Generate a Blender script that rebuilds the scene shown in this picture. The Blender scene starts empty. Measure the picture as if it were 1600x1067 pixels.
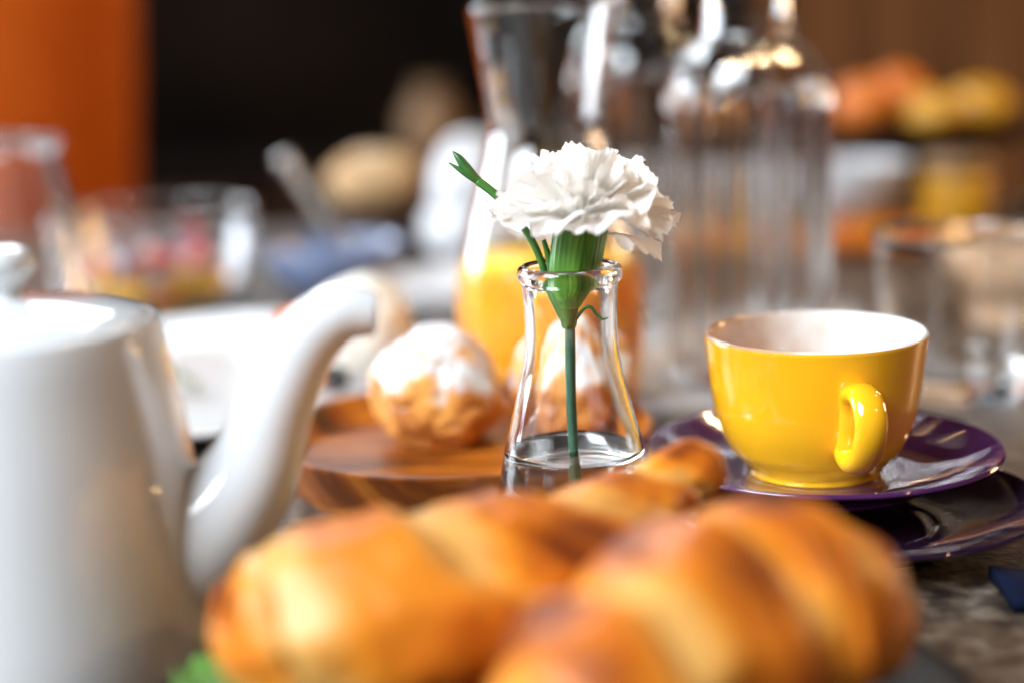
import bpy, math, random
import numpy as np
from mathutils import Vector, Matrix, noise

random.seed(7)
PI = math.pi
R0 = math.radians
scene = bpy.context.scene
C = scene.collection

# ------------------------------------------------------------------ camera
cam_data = bpy.data.cameras.new("camera")
cam = bpy.data.objects.new("camera", cam_data)
C.objects.link(cam)
cam.matrix_world = (Matrix.Translation((0, 0, 0.207)) @ Matrix.Rotation(math.radians(90 - 11.2), 4, 'X')
                    @ Matrix.Rotation(math.radians(-2.0), 4, 'Z'))
cam_data.sensor_width = 36
cam_data.lens = 55
cam_data.clip_start = 0.02
cam_data.clip_end = 60
cam_data.dof.use_dof = True
cam_data.dof.focus_distance = 0.610
cam_data.dof.aperture_fstop = 2.15
scene.camera = cam

# ------------------------------------------------------------------ world and lamps
w = bpy.data.worlds.new("World")
scene.world = w
w.use_nodes = True
w.node_tree.nodes["Background"].inputs[0].default_value = (1.0, 0.70, 0.46, 1)
w.node_tree.nodes["Background"].inputs[1].default_value = 0.045


def area_light(name, loc, target, sx, sy, power, col):
    d = bpy.data.lights.new(name, 'AREA')
    d.shape = 'RECTANGLE'
    d.size, d.size_y = sx, sy
    d.energy, d.color = power, col
    o = bpy.data.objects.new(name, d)
    C.objects.link(o)
    o.location = loc
    o.rotation_euler = (Vector(target) - Vector(loc)).to_track_quat('-Z', 'Y').to_euler()
    return o


def bulb(name, loc, power, col=(1.0, 0.60, 0.28), r=0.024):
    d = bpy.data.lights.new(name, 'POINT')
    d.energy, d.color, d.shadow_soft_size = power, col, r
    o = bpy.data.objects.new(name, d)
    C.objects.link(o)
    o.location = loc
    return o


# a tall window on the left, a little behind the camera, and an added back light for the water and glass
area_light("window_or_fill_light", (-2.10, -1.10, 2.25), (0.0, 0.6, 0.05), 1.8, 1.8, 285, (0.84, 0.92, 1.0))
area_light("window_or_fill_light", (-0.75, 3.0, 1.55), (0.0, 0.8, 0.05), 0.9, 1.1, 26, (0.80, 0.93, 1.0))
# warm globe bulbs hanging over the room; the last is added to warm right-hand sides
for bx, by, bz, bp_ in [(0.62, 1.75, 1.10, 5), (-0.35, 1.95, 1.15, 5), (1.05, 1.05, 1.05, 4), (1.30, 1.90, 0.90, 6), (0.90, -0.05, 0.80, 6)]:
    bulb("pendant_or_fill_bulb", (bx, by, bz), bp_)
# added lights out of view, warm right and cool left, streaking the glass
bulb("added_warm_light", (1.55, 1.35, 0.30), 38, r=0.14)
area_light("window_or_fill_light", (-1.9, 1.9, 0.55), (0.1, 1.2, 0.10), 0.9, 0.9, 60, (0.80, 0.90, 1.0))


def spot(loc, target, power, deg=9, col=(1.0, 0.66, 0.36)):
    d = bpy.data.lights.new("bottle_highlight_spot", 'SPOT')
    d.energy, d.color, d.shadow_soft_size = power, col, 0.03
    d.spot_size, d.spot_blend = math.radians(deg), 0.6
    o = bpy.data.objects.new("bottle_highlight_spot", d)
    C.objects.link(o)
    o.location = loc
    o.rotation_euler = (Vector(target) - Vector(loc)).to_track_quat('-Z', 'Y').to_euler()


# added narrow spots, unseen, putting highlights on the shoulders of the two bottles
for sl, sp_, sc_ in [((0.75, -0.20, 1.7), 300, 0), ((-0.55, 0.05, 1.8), 260, 0), ((0.15, -0.35, 1.9), 300, 0), ((1.15, 0.75, 1.6), 260, 0),
                     ((0.55, 2.00, 1.7), 300, 0), ((-0.25, 1.90, 1.8), 300, 0), ((-0.95, 0.55, 1.5), 200, 1), ((0.45, 0.25, 1.9), 300, 0), ((0.95, 1.55, 1.5), 280, 0)]:
    for tg in ((0.140, 0.905, 0.187), (0.100, 1.130, 0.195)):
        spot(sl, tg, sp_ * 0.32, deg=6.0, col=(1.0, 0.66, 0.36) if sc_ == 0 else (0.8, 0.9, 1.0))

scene.view_settings.view_transform = 'Standard'
scene.view_settings.look = 'None'
scene.view_settings.exposure = 0.14
scene.view_settings.gamma = 1.0
scene.render.engine = 'CYCLES'
cy = scene.cycles
cy.use_denoising = True
cy.max_bounces = 16
cy.transmission_bounces = 14
cy.glossy_bounces = 8
cy.diffuse_bounces = 4
cy.transparent_max_bounces = 8
cy.sample_clamp_indirect = 30.0
cy.caustics_refractive = True
cy.caustics_reflective = True
cy.blur_glossy = 0.1
cy.use_adaptive_sampling = False


# ------------------------------------------------------------------ helpers
def new_obj(name, verts, faces, mat, parent=None, loc=(0, 0, 0), rot=(0, 0, 0), smooth=True, attr=None):
    me = bpy.data.meshes.new(name)
    me.from_pydata([tuple(v) for v in verts], [], faces)
    me.update()
    if smooth:
        me.polygons.foreach_set("use_smooth", [True] * len(me.polygons))
    if attr is not None:
        a = me.attributes.new("bake", 'FLOAT', 'POINT')
        a.data.foreach_set("value", attr)
    if mat is not None:
        me.materials.append(mat)
    o = bpy.data.objects.new(name, me)
    C.objects.link(o)
    o.location = loc
    o.rotation_euler = rot
    o.parent = parent
    return o


def tag(o, label, cat, group=None):
    o["label"], o["category"] = label, cat
    if group:
        o["group"] = group
    return o


def struct(o):
    o["kind"] = "structure"
    return o


def thing(name, label, cat, loc=(0, 0, 0), rot=(0, 0, 0), group=None):
    o = bpy.data.objects.new(name, None)
    o.empty_display_size = 0.02
    C.objects.link(o)
    o.location, o.rotation_euler = loc, rot
    return tag(o, label, cat, group)


def catmull(pts, n):
    """n samples per span through the given points"""
    P = [Vector(p) for p in pts]
    out = []
    for i in range(len(P) - 1):
        p0, p1, p2, p3 = P[max(i - 1, 0)], P[i], P[i + 1], P[min(i + 2, len(P) - 1)]
        for k in range(n):
            t = k / n
            out.append(0.5 * ((2 * p1) + (p2 - p0) * t + (2 * p0 - 5 * p1 + 4 * p2 - p3) * t * t
                              + (3 * p1 - p0 - 3 * p2 + p3) * t ** 3))
    out.append(P[-1])
    return out


def lathe(profile, seg=64, mod=None):
    """profile: list of (r, z); r == 0 only at the ends; mod(r, z, angle) -> r"""
    V, F = [], []
    rings = []
    for (r, z) in profile:
        if r < 1e-6:
            rings.append([len(V)])
            V.append((0, 0, z))
        else:
            idx = []
            for k in range(seg):
                a = 2 * PI * k / seg
                rr = mod(r, z, a) if mod else r
                idx.append(len(V))
                V.append((rr * math.cos(a), rr * math.sin(a), z))
            rings.append(idx)
    for A, B in zip(rings[:-1], rings[1:]):
        if len(A) == 1 and len(B) == 1:
            continue
        for k in range(seg):
            k2 = (k + 1) % seg
            if len(A) == 1:
                F.append((A[0], B[k2], B[k]))
            elif len(B) == 1:
                F.append((A[k], A[k2], B[0]))
            else:
                F.append((A[k], A[k2], B[k2], B[k]))
    return V, F


def spl(pts, n=6):
    return [(max(v.x, 0.0), v.y) for v in catmull([(p[0], p[1], 0) for p in pts], n)]


def tube(path, radii, seg=16, up=Vector((0, 0, 1)), flat=(1, 1), cap=True):
    """sweep; flat = (side scale, up scale) of the section"""
    P = [Vector(p) for p in path]
    V, F = [], []
    n = len(P)
    prev = None
    for i in range(n):
        t = (P[min(i + 1, n - 1)] - P[max(i - 1, 0)]).normalized()
        if prev is None:
            s = t.cross(up)
            if s.length < 1e-4:
                s = t.cross(Vector((1, 0, 0)))
            s.normalize()
        else:
            s = (prev - t * prev.dot(t)).normalized()
        prev = s
        u = s.cross(t).normalized()
        for k in range(seg):
            a = 2 * PI * k / seg
            V.append(P[i] + s * (math.cos(a) * radii[i] * flat[0]) + u * (math.sin(a) * radii[i] * flat[1]))
    for i in range(n - 1):
        for k in range(seg):
            k2 = (k + 1) % seg
            F.append((i * seg + k, i * seg + k2, (i + 1) * seg + k2, (i + 1) * seg + k))
    if cap:
        F.append(tuple(range(seg - 1, -1, -1)))
        F.append(tuple((n - 1) * seg + k for k in range(seg)))
    return V, F


def box(x0, x1, y0, y1, z0, z1):
    V = [(x, y, z) for z in (z0, z1) for y in (y0, y1) for x in (x0, x1)]
    F = [(0, 2, 3, 1), (4, 5, 7, 6), (0, 1, 5, 4), (2, 6, 7, 3), (0, 4, 6, 2), (1, 3, 7, 5)]
    return V, F


def bevel(o, wdt, seg=3):
    m = o.modifiers.new("bevel", 'BEVEL')
    m.width, m.segments = wdt, seg
    return o


def blob(rx, ry, rz, seed, amp=0.12, freq=2.0, seg=40, rings=24, fine=0.0):
    V, F = [], []
    off = Vector((seed * 3.1, seed * 1.7, seed * 0.9))
    for i in range(rings + 1):
        th = PI * i / rings
        for k in range(seg):
            a = 2 * PI * k / seg
            d = Vector((math.sin(th) * math.cos(a), math.sin(th) * math.sin(a), math.cos(th)))
            f = 1 + amp * noise.noise(d * freq + off) + fine * noise.noise(d * freq * 4 + off)
            V.append((d.x * rx * f, d.y * ry * f, d.z * rz * f))
    for i in range(rings):
        for k in range(seg):
            k2 = (k + 1) % seg
            F.append((i * seg + k, (i + 1) * seg + k, (i + 1) * seg + k2, i * seg + k2))
    return V, F


# ------------------------------------------------------------------ materials
def mat(name, col, rough=0.4, **kw):
    m = bpy.data.materials.new(name)
    m.use_nodes = True
    b = m.node_tree.nodes["Principled BSDF"]
    b.inputs["Base Color"].default_value = (*col, 1)
    b.inputs["Roughness"].default_value = rough
    for k, v in kw.items():
        b.inputs[k.replace("_", " ")].default_value = v
    return m


def nodes(m):
    return m.node_tree.nodes, m.node_tree.links, m.node_tree.nodes["Principled BSDF"]


def noise_col(m, stops, scale=20, detail=6, coord="Object", stretch=(1, 1, 1), bump=0.0, bump_scale=None, dist=0.001):
    N, L, b = nodes(m)
    tc = N.new("ShaderNodeTexCoord")
    mp = N.new("ShaderNodeMapping")
    mp.inputs["Scale"].default_value = stretch
    L.new(tc.outputs[coord], mp.inputs[0])
    nz = N.new("ShaderNodeTexNoise")
    nz.inputs["Scale"].default_value = scale
    nz.inputs["Detail"].default_value = detail
    L.new(mp.outputs[0], nz.inputs["Vector"])
    cr = N.new("ShaderNodeValToRGB")
    el = cr.color_ramp.elements
    while len(el) < len(stops):
        el.new(0.5)
    for e, (p, c) in zip(el, stops):
        e.position, e.color = p, (*c, 1)
    L.new(nz.outputs["Fac"], cr.inputs[0])
    L.new(cr.outputs[0], b.inputs["Base Color"])
    if bump:
        n2 = N.new("ShaderNodeTexNoise")
        n2.inputs["Scale"].default_value = bump_scale or scale * 3
        n2.inputs["Detail"].default_value = 5
        L.new(mp.outputs[0], n2.inputs["Vector"])
        bp = N.new("ShaderNodeBump")
        bp.inputs["Strength"].default_value = bump
        bp.inputs["Distance"].default_value = dist
        L.new(n2.outputs["Fac"], bp.inputs["Height"])
        L.new(bp.outputs[0], b.inputs["Normal"])
    return m


M = {}
M["glass"] = mat("clear_glass", (1, 1, 1), 0.0, Transmission_Weight=1.0, IOR=1.48)
M["water"] = mat("water", (1, 1, 1), 0.0, Transmission_Weight=1.0, IOR=1.33)
M["porcelain"] = mat("white_porcelain", (0.80, 0.80, 0.79), 0.07, Coat_Weight=0.4, Coat_Roughness=0.03)
M["platterwhite"] = mat("platter_white", (0.62, 0.61, 0.60), 0.2)
M["stoneware"] = mat("pale_stoneware", (0.50, 0.50, 0.51), 0.25)
M["cool_porcelain"] = mat("cool_white_porcelain", (0.68, 0.705, 0.72), 0.05, Coat_Weight=0.5, Coat_Roughness=0.03)
M["yellow"] = mat("yellow_glaze", (0.88, 0.44, 0.012), 0.10, Coat_Weight=0.5, Coat_Roughness=0.03)
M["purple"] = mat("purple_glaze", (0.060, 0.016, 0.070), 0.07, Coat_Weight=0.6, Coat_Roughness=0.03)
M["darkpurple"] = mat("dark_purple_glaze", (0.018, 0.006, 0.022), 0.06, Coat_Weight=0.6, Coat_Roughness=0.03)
M["black"] = mat("black_glaze", (0.004, 0.004, 0.007), 0.4, Specular_IOR_Level=0.2)
M["juice"] = mat("orange_juice", (1.0, 0.50, 0.008), 0.35, Subsurface_Weight=0.8, Subsurface_Scale=0.03)
M["juice"].node_tree.nodes["Principled BSDF"].inputs["Subsurface Radius"].default_value = (1, 0.5, 0.1)
M["steel"] = mat("steel", (0.62, 0.60, 0.58), 0.18, Metallic=1.0)
M["bluegrey"] = mat("blue_grey_glaze", (0.16, 0.20, 0.32), 0.2, Coat_Weight=0.3)
M["navy"] = noise_col(mat("navy_cloth", (0.01, 0.02, 0.08), 0.9, Specular_IOR_Level=0.1), [(0.3, (0.0015, 0.003, 0.012)), (0.7, (0.0035, 0.007, 0.024))], 90, bump=0.4, dist=0.0005)
M["stem"] = noise_col(mat("stem_green", (0.05, 0.13, 0.08), 0.45), [(0.3, (0.030, 0.095, 0.060)), (0.7, (0.070, 0.165, 0.095))], 60, stretch=(1, 1, 0.2))
M["leafgreen"] = noise_col(mat("leaf_green", (0.06, 0.2, 0.03), 0.4), [(0.3, (0.025, 0.11, 0.025)), (0.7, (0.10, 0.26, 0.035))], 80)
M["lettuce"] = mat("lettuce", (0.075, 0.19, 0.03), 0.45, Subsurface_Weight=0.1)
M["orange_cloth"] = noise_col(mat("orange_upholstery", (0.8, 0.2, 0.03), 0.9, Specular_IOR_Level=0.05), [(0.3, (0.54, 0.110, 0.014)), (0.7, (0.70, 0.155, 0.020))], 30, bump=0.3)
M["dark_wall"] = noise_col(mat("dark_wall", (0.01, 0.007, 0.005), 0.9, Specular_IOR_Level=0.05), [(0.35, (0.0025, 0.0015, 0.0010)), (0.75, (0.009, 0.005, 0.003))], 2.2)
M["brown_wood"] = noise_col(mat("brown_wood", (0.2, 0.1, 0.05), 0.6, Specular_IOR_Level=0.05), [(0.3, (0.050, 0.020, 0.007)), (0.7, (0.125, 0.055, 0.022))], 3, stretch=(6, 1, 0.6))
M["dark_wood"] = noise_col(mat("dark_wood", (0.03, 0.015, 0.01), 0.5, Specular_IOR_Level=0.05), [(0.3, (0.020, 0.009, 0.006)), (0.7, (0.045, 0.022, 0.013))], 3, stretch=(1, 1, 6))
M["beige"] = noise_col(mat("beige_ceramic", (0.4, 0.25, 0.12), 0.5), [(0.3, (0.17, 0.092, 0.038)), (0.7, (0.23, 0.125, 0.054))], 12)
M["cream"] = noise_col(mat("cream", (0.82, 0.78, 0.70), 0.5, Subsurface_Weight=0.2, Subsurface_Scale=0.005), [(0.3, (0.76, 0.72, 0.64)), (0.7, (0.86, 0.83, 0.76))], 40, bump=0.4)
M["tan"] = mat("tan_glaze", (0.50, 0.33, 0.20), 0.18, Coat_Weight=0.3)
M["olive"] = mat("olive_black", (0.006, 0.005, 0.006), 0.2)
M["salmon"] = noise_col(mat("salmon", (0.75, 0.15, 0.04), 0.35), [(0.3, (0.66, 0.10, 0.03)), (0.7, (0.84, 0.25, 0.10))], 60, stretch=(1, 4, 1))
M["lemon"] = noise_col(mat("lemon_peel", (0.8, 0.42, 0.01), 0.4), [(0.3, (0.42, 0.19, 0.004)), (0.7, (0.52, 0.25, 0.008))], 14, bump=0.3)
M["orange_peel"] = noise_col(mat("orange_peel", (0.85, 0.24, 0.01), 0.4), [(0.3, (0.46, 0.10, 0.004)), (0.7, (0.56, 0.14, 0.006))], 14, bump=0.3)
M["strawberry"] = mat("red_fruit", (0.55, 0.04, 0.03), 0.25)
M["melon"] = mat("orange_fruit", (0.86, 0.28, 0.03), 0.3)
M["mango"] = mat("yellow_fruit", (0.92, 0.52, 0.03), 0.3)
M["grape"] = mat("purple_fruit", (0.14, 0.05, 0.10), 0.25)
M["bulbglass"] = mat("frosted", (0.9, 0.9, 0.9), 0.5)
M["coffee"] = noise_col(mat("coffee_foam", (0.5, 0.3, 0.16), 0.6), [(0.35, (0.36, 0.19, 0.09)), (0.6, (0.66, 0.46, 0.30))], 60)
M["greylinen"] = noise_col(mat("grey_linen", (0.5, 0.5, 0.52), 0.85), [(0.3, (0.20, 0.195, 0.19)), (0.7, (0.30, 0.29, 0.285))], 40, bump=0.4)
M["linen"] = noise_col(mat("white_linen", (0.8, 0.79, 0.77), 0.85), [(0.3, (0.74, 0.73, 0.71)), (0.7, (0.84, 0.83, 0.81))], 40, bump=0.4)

# speckled brown-grey stone of the table top
M["table"] = noise_col(mat("speckled_table", (0.2, 0.16, 0.13), 0.45),
                       [(0.36, (0.018, 0.012, 0.010)), (0.48, (0.070, 0.050, 0.036)), (0.60, (0.125, 0.098, 0.074)), (0.72, (0.23, 0.195, 0.16))],
                       95, 8, bump=0.6, bump_scale=220, dist=0.0015)

# acacia wood
m = mat("acacia_wood", (0.4, 0.16, 0.04), 0.38, Specular_IOR_Level=0.35)
M["acacia"] = noise_col(m, [(0.32, (0.035, 0.008, 0.002)), (0.48, (0.22, 0.052, 0.005)), (0.66, (0.50, 0.155, 0.014))], 15, 5, stretch=(1, 7, 1), bump=0.1)

# cup inside: white glaze; coffee stain and the left wall's shade painted together
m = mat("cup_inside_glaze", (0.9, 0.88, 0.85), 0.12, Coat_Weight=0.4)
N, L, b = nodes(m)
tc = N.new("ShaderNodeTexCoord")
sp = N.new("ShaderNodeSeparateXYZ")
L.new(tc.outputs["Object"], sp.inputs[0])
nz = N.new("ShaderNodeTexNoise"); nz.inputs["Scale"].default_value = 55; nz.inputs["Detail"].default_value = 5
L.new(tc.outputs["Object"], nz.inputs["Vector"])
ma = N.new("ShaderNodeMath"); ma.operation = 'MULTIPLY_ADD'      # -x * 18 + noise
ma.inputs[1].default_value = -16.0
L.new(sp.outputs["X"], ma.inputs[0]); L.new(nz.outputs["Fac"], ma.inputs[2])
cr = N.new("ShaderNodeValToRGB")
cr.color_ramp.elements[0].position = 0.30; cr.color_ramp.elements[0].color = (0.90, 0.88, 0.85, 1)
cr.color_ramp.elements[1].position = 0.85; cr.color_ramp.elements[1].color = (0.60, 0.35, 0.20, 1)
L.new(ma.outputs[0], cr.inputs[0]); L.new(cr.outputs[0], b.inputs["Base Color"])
M["cup_inside"] = m

# petals: thin, letting light through
m = bpy.data.materials.new("carnation_petal")
m.use_nodes = True
N, L = m.node_tree.nodes, m.node_tree.links
N.remove(N["Principled BSDF"])
out = N["Material Output"]
tc = N.new("ShaderNodeTexCoord")
wv = N.new("ShaderNodeTexNoise"); wv.inputs["Scale"].default_value = 60
L.new(tc.outputs["Object"], wv.inputs["Vector"])
at_ = N.new("ShaderNodeAttribute"); at_.attribute_name = "bake"
cr = N.new("ShaderNodeValToRGB")
cr.color_ramp.elements[0].position = 0.0; cr.color_ramp.elements[0].color = (0.82, 0.84, 0.62, 1)
cr.color_ramp.elements[1].position = 0.45; cr.color_ramp.elements[1].color = (0.96, 0.95, 0.92, 1)
e = cr.color_ramp.elements.new(1.0); e.color = (0.96, 0.92, 0.87, 1)
L.new(at_.outputs["Fac"], cr.inputs[0])
di = N.new("ShaderNodeBsdfDiffuse"); tr = N.new("ShaderNodeBsdfTranslucent"); gl = N.new("ShaderNodeBsdfGlossy")
gl.inputs["Roughness"].default_value = 0.45
mx = N.new("ShaderNodeMixShader"); mx.inputs[0].default_value = 0.42
mg = N.new("ShaderNodeMixShader"); mg.inputs[0].default_value = 0.03
L.new(cr.outputs[0], di.inputs[0]); L.new(cr.outputs[0], tr.inputs[0])
bp = N.new("ShaderNodeBump"); bp.inputs["Strength"].default_value = 0.25; bp.inputs["Distance"].default_value = 0.0006
L.new(wv.outputs["Fac"], bp.inputs["Height"]); L.new(bp.outputs[0], di.inputs["Normal"])
L.new(di.outputs[0], mx.inputs[1]); L.new(tr.outputs[0], mx.inputs[2])
L.new(mx.outputs[0], mg.inputs[1]); L.new(gl.outputs[0], mg.inputs[2])
L.new(mg.outputs[0], out.inputs["Surface"])
M["petal"] = m

# calyx: fine lengthwise veins, yellow-green low, dark green above
m = mat("calyx_green", (0.08, 0.25, 0.03), 0.4)
N, L, b = nodes(m)
tc = N.new("ShaderNodeTexCoord")
mp = N.new("ShaderNodeMapping"); mp.inputs["Scale"].default_value = (340, 340, 8)
L.new(tc.outputs["Object"], mp.inputs[0])
nz = N.new("ShaderNodeTexNoise"); nz.inputs["Scale"].default_value = 1.0; nz.inputs["Detail"].default_value = 3
L.new(mp.outputs[0], nz.inputs["Vector"])
cr = N.new("ShaderNodeValToRGB")
for e, (p, c) in zip([cr.color_ramp.elements[0], cr.color_ramp.elements[1]], [(0.3, (0.030, 0.13, 0.012)), (0.72, (0.14, 0.36, 0.035))]):
    e.position, e.color = p, (*c, 1)
L.new(nz.outputs["Fac"], cr.inputs[0]); L.new(cr.outputs[0], b.inputs["Base Color"])
M["calyx"] = m


# baked dough: colour by how far each piece of the crust is baked
def crust(name, stops, spec=0.5, coat=0.04):
    m = mat(name, (0.6, 0.3, 0.08), 0.42, Specular_IOR_Level=0.32, Coat_Weight=coat, Coat_Roughness=0.22, Subsurface_Weight=0.06, Subsurface_Scale=0.003)
    N, L, b = nodes(m)
    at_ = N.new("ShaderNodeAttribute"); at_.attribute_name = "bake"
    tc = N.new("ShaderNodeTexCoord")
    nz = N.new("ShaderNodeTexNoise"); nz.inputs["Scale"].default_value = 70; nz.inputs["Detail"].default_value = 6
    L.new(tc.outputs["Object"], nz.inputs["Vector"])
    ma = N.new("ShaderNodeMath"); ma.operation = 'MULTIPLY_ADD'
    ma.inputs[1].default_value = 0.30
    L.new(nz.outputs["Fac"], ma.inputs[0]); L.new(at_.outputs["Fac"], ma.inputs[2])
    cr = N.new("ShaderNodeValToRGB")
    el = cr.color_ramp.elements
    while len(el) < len(stops):
        el.new(0.5)
    for e, (p, c) in zip(el, stops):
        e.position, e.color = p, (*c, 1)
    L.new(ma.outputs[0], cr.inputs[0]); L.new(cr.outputs[0], b.inputs["Base Color"])
    n2 = N.new("ShaderNodeTexNoise"); n2.inputs["Scale"].default_value = 260; n2.inputs["Detail"].default_value = 6
    L.new(tc.outputs["Object"], n2.inputs["Vector"])
    bp = N.new("ShaderNodeBump"); bp.inputs["Strength"].default_value = 0.35; bp.inputs["Distance"].default_value = 0.0012
    L.new(n2.outputs["Fac"], bp.inputs["Height"]); L.new(bp.outputs[0], b.inputs["Normal"])
    return m


M["crust"] = crust("croissant_crust", [(0.08, (0.66, 0.34, 0.085)), (0.34, (0.70, 0.235, 0.016)), (0.72, (0.50, 0.120, 0.006)), (1.05, (0.17, 0.030, 0.003))])
M["choux"] = crust("choux_crust", [(0.12, (0.88, 0.55, 0.18)), (0.50, (0.76, 0.34, 0.07)), (0.85, (0.48, 0.16, 0.03)), (1.1, (0.24, 0.07, 0.02))], coat=0.1)
M["roll"] = crust("bread_roll_crust", [(0.1, (0.52, 0.36, 0.20)), (0.6, (0.42, 0.25, 0.11)), (1.0, (0.30, 0.15, 0.06))], coat=0.0)

# sugar dusted choux: powder where it settled on the upper faces, in patches
m = M["choux"]
N, L, b = nodes(m)
geo = N.new("ShaderNodeNewGeometry")
sx = N.new("ShaderNodeSeparateXYZ"); L.new(geo.outputs["Normal"], sx.inputs[0])
tc = N.new("ShaderNodeTexCoord")
nz = N.new("ShaderNodeTexNoise"); nz.inputs["Scale"].default_value = 62; nz.inputs["Detail"].default_value = 9; nz.inputs["Roughness"].default_value = 0.68
L.new(tc.outputs["Object"], nz.inputs["Vector"])
s1 = N.new("ShaderNodeMath"); s1.operation = 'MULTIPLY_ADD'; s1.inputs[1].default_value = 0.24
L.new(sx.outputs["Z"], s1.inputs[0]); L.new(nz.outputs["Fac"], s1.inputs[2])
cr = N.new("ShaderNodeValToRGB")
cr.color_ramp.elements[0].position = 0.52; cr.color_ramp.elements[0].color = (0, 0, 0, 1)
cr.color_ramp.elements[1].position = 0.68; cr.color_ramp.elements[1].color = (1, 1, 1, 1)
L.new(s1.outputs[0], cr.inputs[0])
old = b.inputs["Base Color"].links[0].from_socket
mixc = N.new("ShaderNodeMix"); mixc.data_type = 'RGBA'
L.new(cr.outputs[0], mixc.inputs[0]); L.new(old, mixc.inputs[6])
mixc.inputs[7].default_value = (0.68, 0.67, 0.67, 1)
L.new(mixc.outputs[2], b.inputs["Base Color"])
b.inputs["Roughness"].default_value = 0.7

# ------------------------------------------------------------------ setting
V, F = box(-0.95, 0.95, -0.35, 1.75, -0.035, 0.0)
top = struct(bevel(new_obj("tabletop", V, F, M["table"], smooth=False), 0.004, 2))
V, F = box(-3.0, 3.0, 3.3, 3.4, -0.9, 2.6)
struct(new_obj("back_wall", V, F, M["dark_wall"], smooth=False))

# brown wooden panelling on the right of the room
pan = thing("wood_panel", "brown wooden wall panelling in the blurred upper right background", "panelling", (1.15, 2.75, -0.9))
for i, (x0, x1, dz) in enumerate([(-0.70, -0.36, 0.0), (-0.355, -0.035, 0.02), (-0.03, 0.28, 0.0), (0.285, 0.70, 0.02)]):
    V, F = box(x0, x1, -0.02 - dz * 0.5, 0.03, 0, 3.0)
    bevel(new_obj("board", V, F, M["brown_wood"], pan, smooth=False), 0.004)
V, F = box(-0.72, 0.72, -0.05, -0.031, 0.0, 0.16)
bevel(new_obj("rail", V, F, M["dark_wood"], pan, smooth=False), 0.004)

# orange upholstered chair at the left
ch = thing("chair", "orange upholstered high-backed chair behind the table at the left edge", "chair", (-0.905, 2.15, -0.75), (0, 0, 0.28))
V, F = [], []
nx, nz_ = 18, 20
for sgn in (-1, 1):
    for j in range(nz_ + 1):
        for i in range(nx + 1):
            u, v = i / nx * 2 - 1, j / nz_
            wd = 0.36 + 0.10 * v - 0.02 * v * v
            ex = (abs(u) ** 6) * 0.035 + (max(0, v - 0.9) * 10) ** 2 * 0.035
            V.append((u * wd, sgn * (0.055 - ex) + 0.10 * v * v - 0.26 * (1 - u * u), 0.46 + v * 1.10 - 0.06 * u * u * v))
n1 = (nx + 1) * (nz_ + 1)
for j in range(nz_):
    for i in range(nx):
        a = j * (nx + 1) + i
        F.append((a, a + 1, a + nx + 2, a + nx + 1))
        F.append((n1 + a, n1 + a + nx + 1, n1 + a + nx + 2, n1 + a + 1))
for j in range(nz_):
    for i in (0, nx):
        a, c_ = j * (nx + 1) + i, (j + 1) * (nx + 1) + i
        F.append((a, c_, n1 + c_, n1 + a))
for i in range(nx):
    for j in (0, nz_):
        a = j * (nx + 1) + i
        F.append((a, a + 1, n1 + a + 1, n1 + a))
new_obj("backrest", V, F, M["orange_cloth"], ch)
V, F = box(-0.34, 0.34, -0.50, 0.05, 0.36, 0.47)
bevel(new_obj("seat", V, F, M["orange_cloth"], ch), 0.04, 4)
for lx in (-0.29, 0.29):
    for ly in (-0.44, 0.0):
        V, F = tube([(lx * 1.05, ly, 0.0), (lx, ly, 0.37)], [0.014, 0.022], 10)
        new_obj("leg", V, F, M["dark_wood"], ch)

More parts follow.
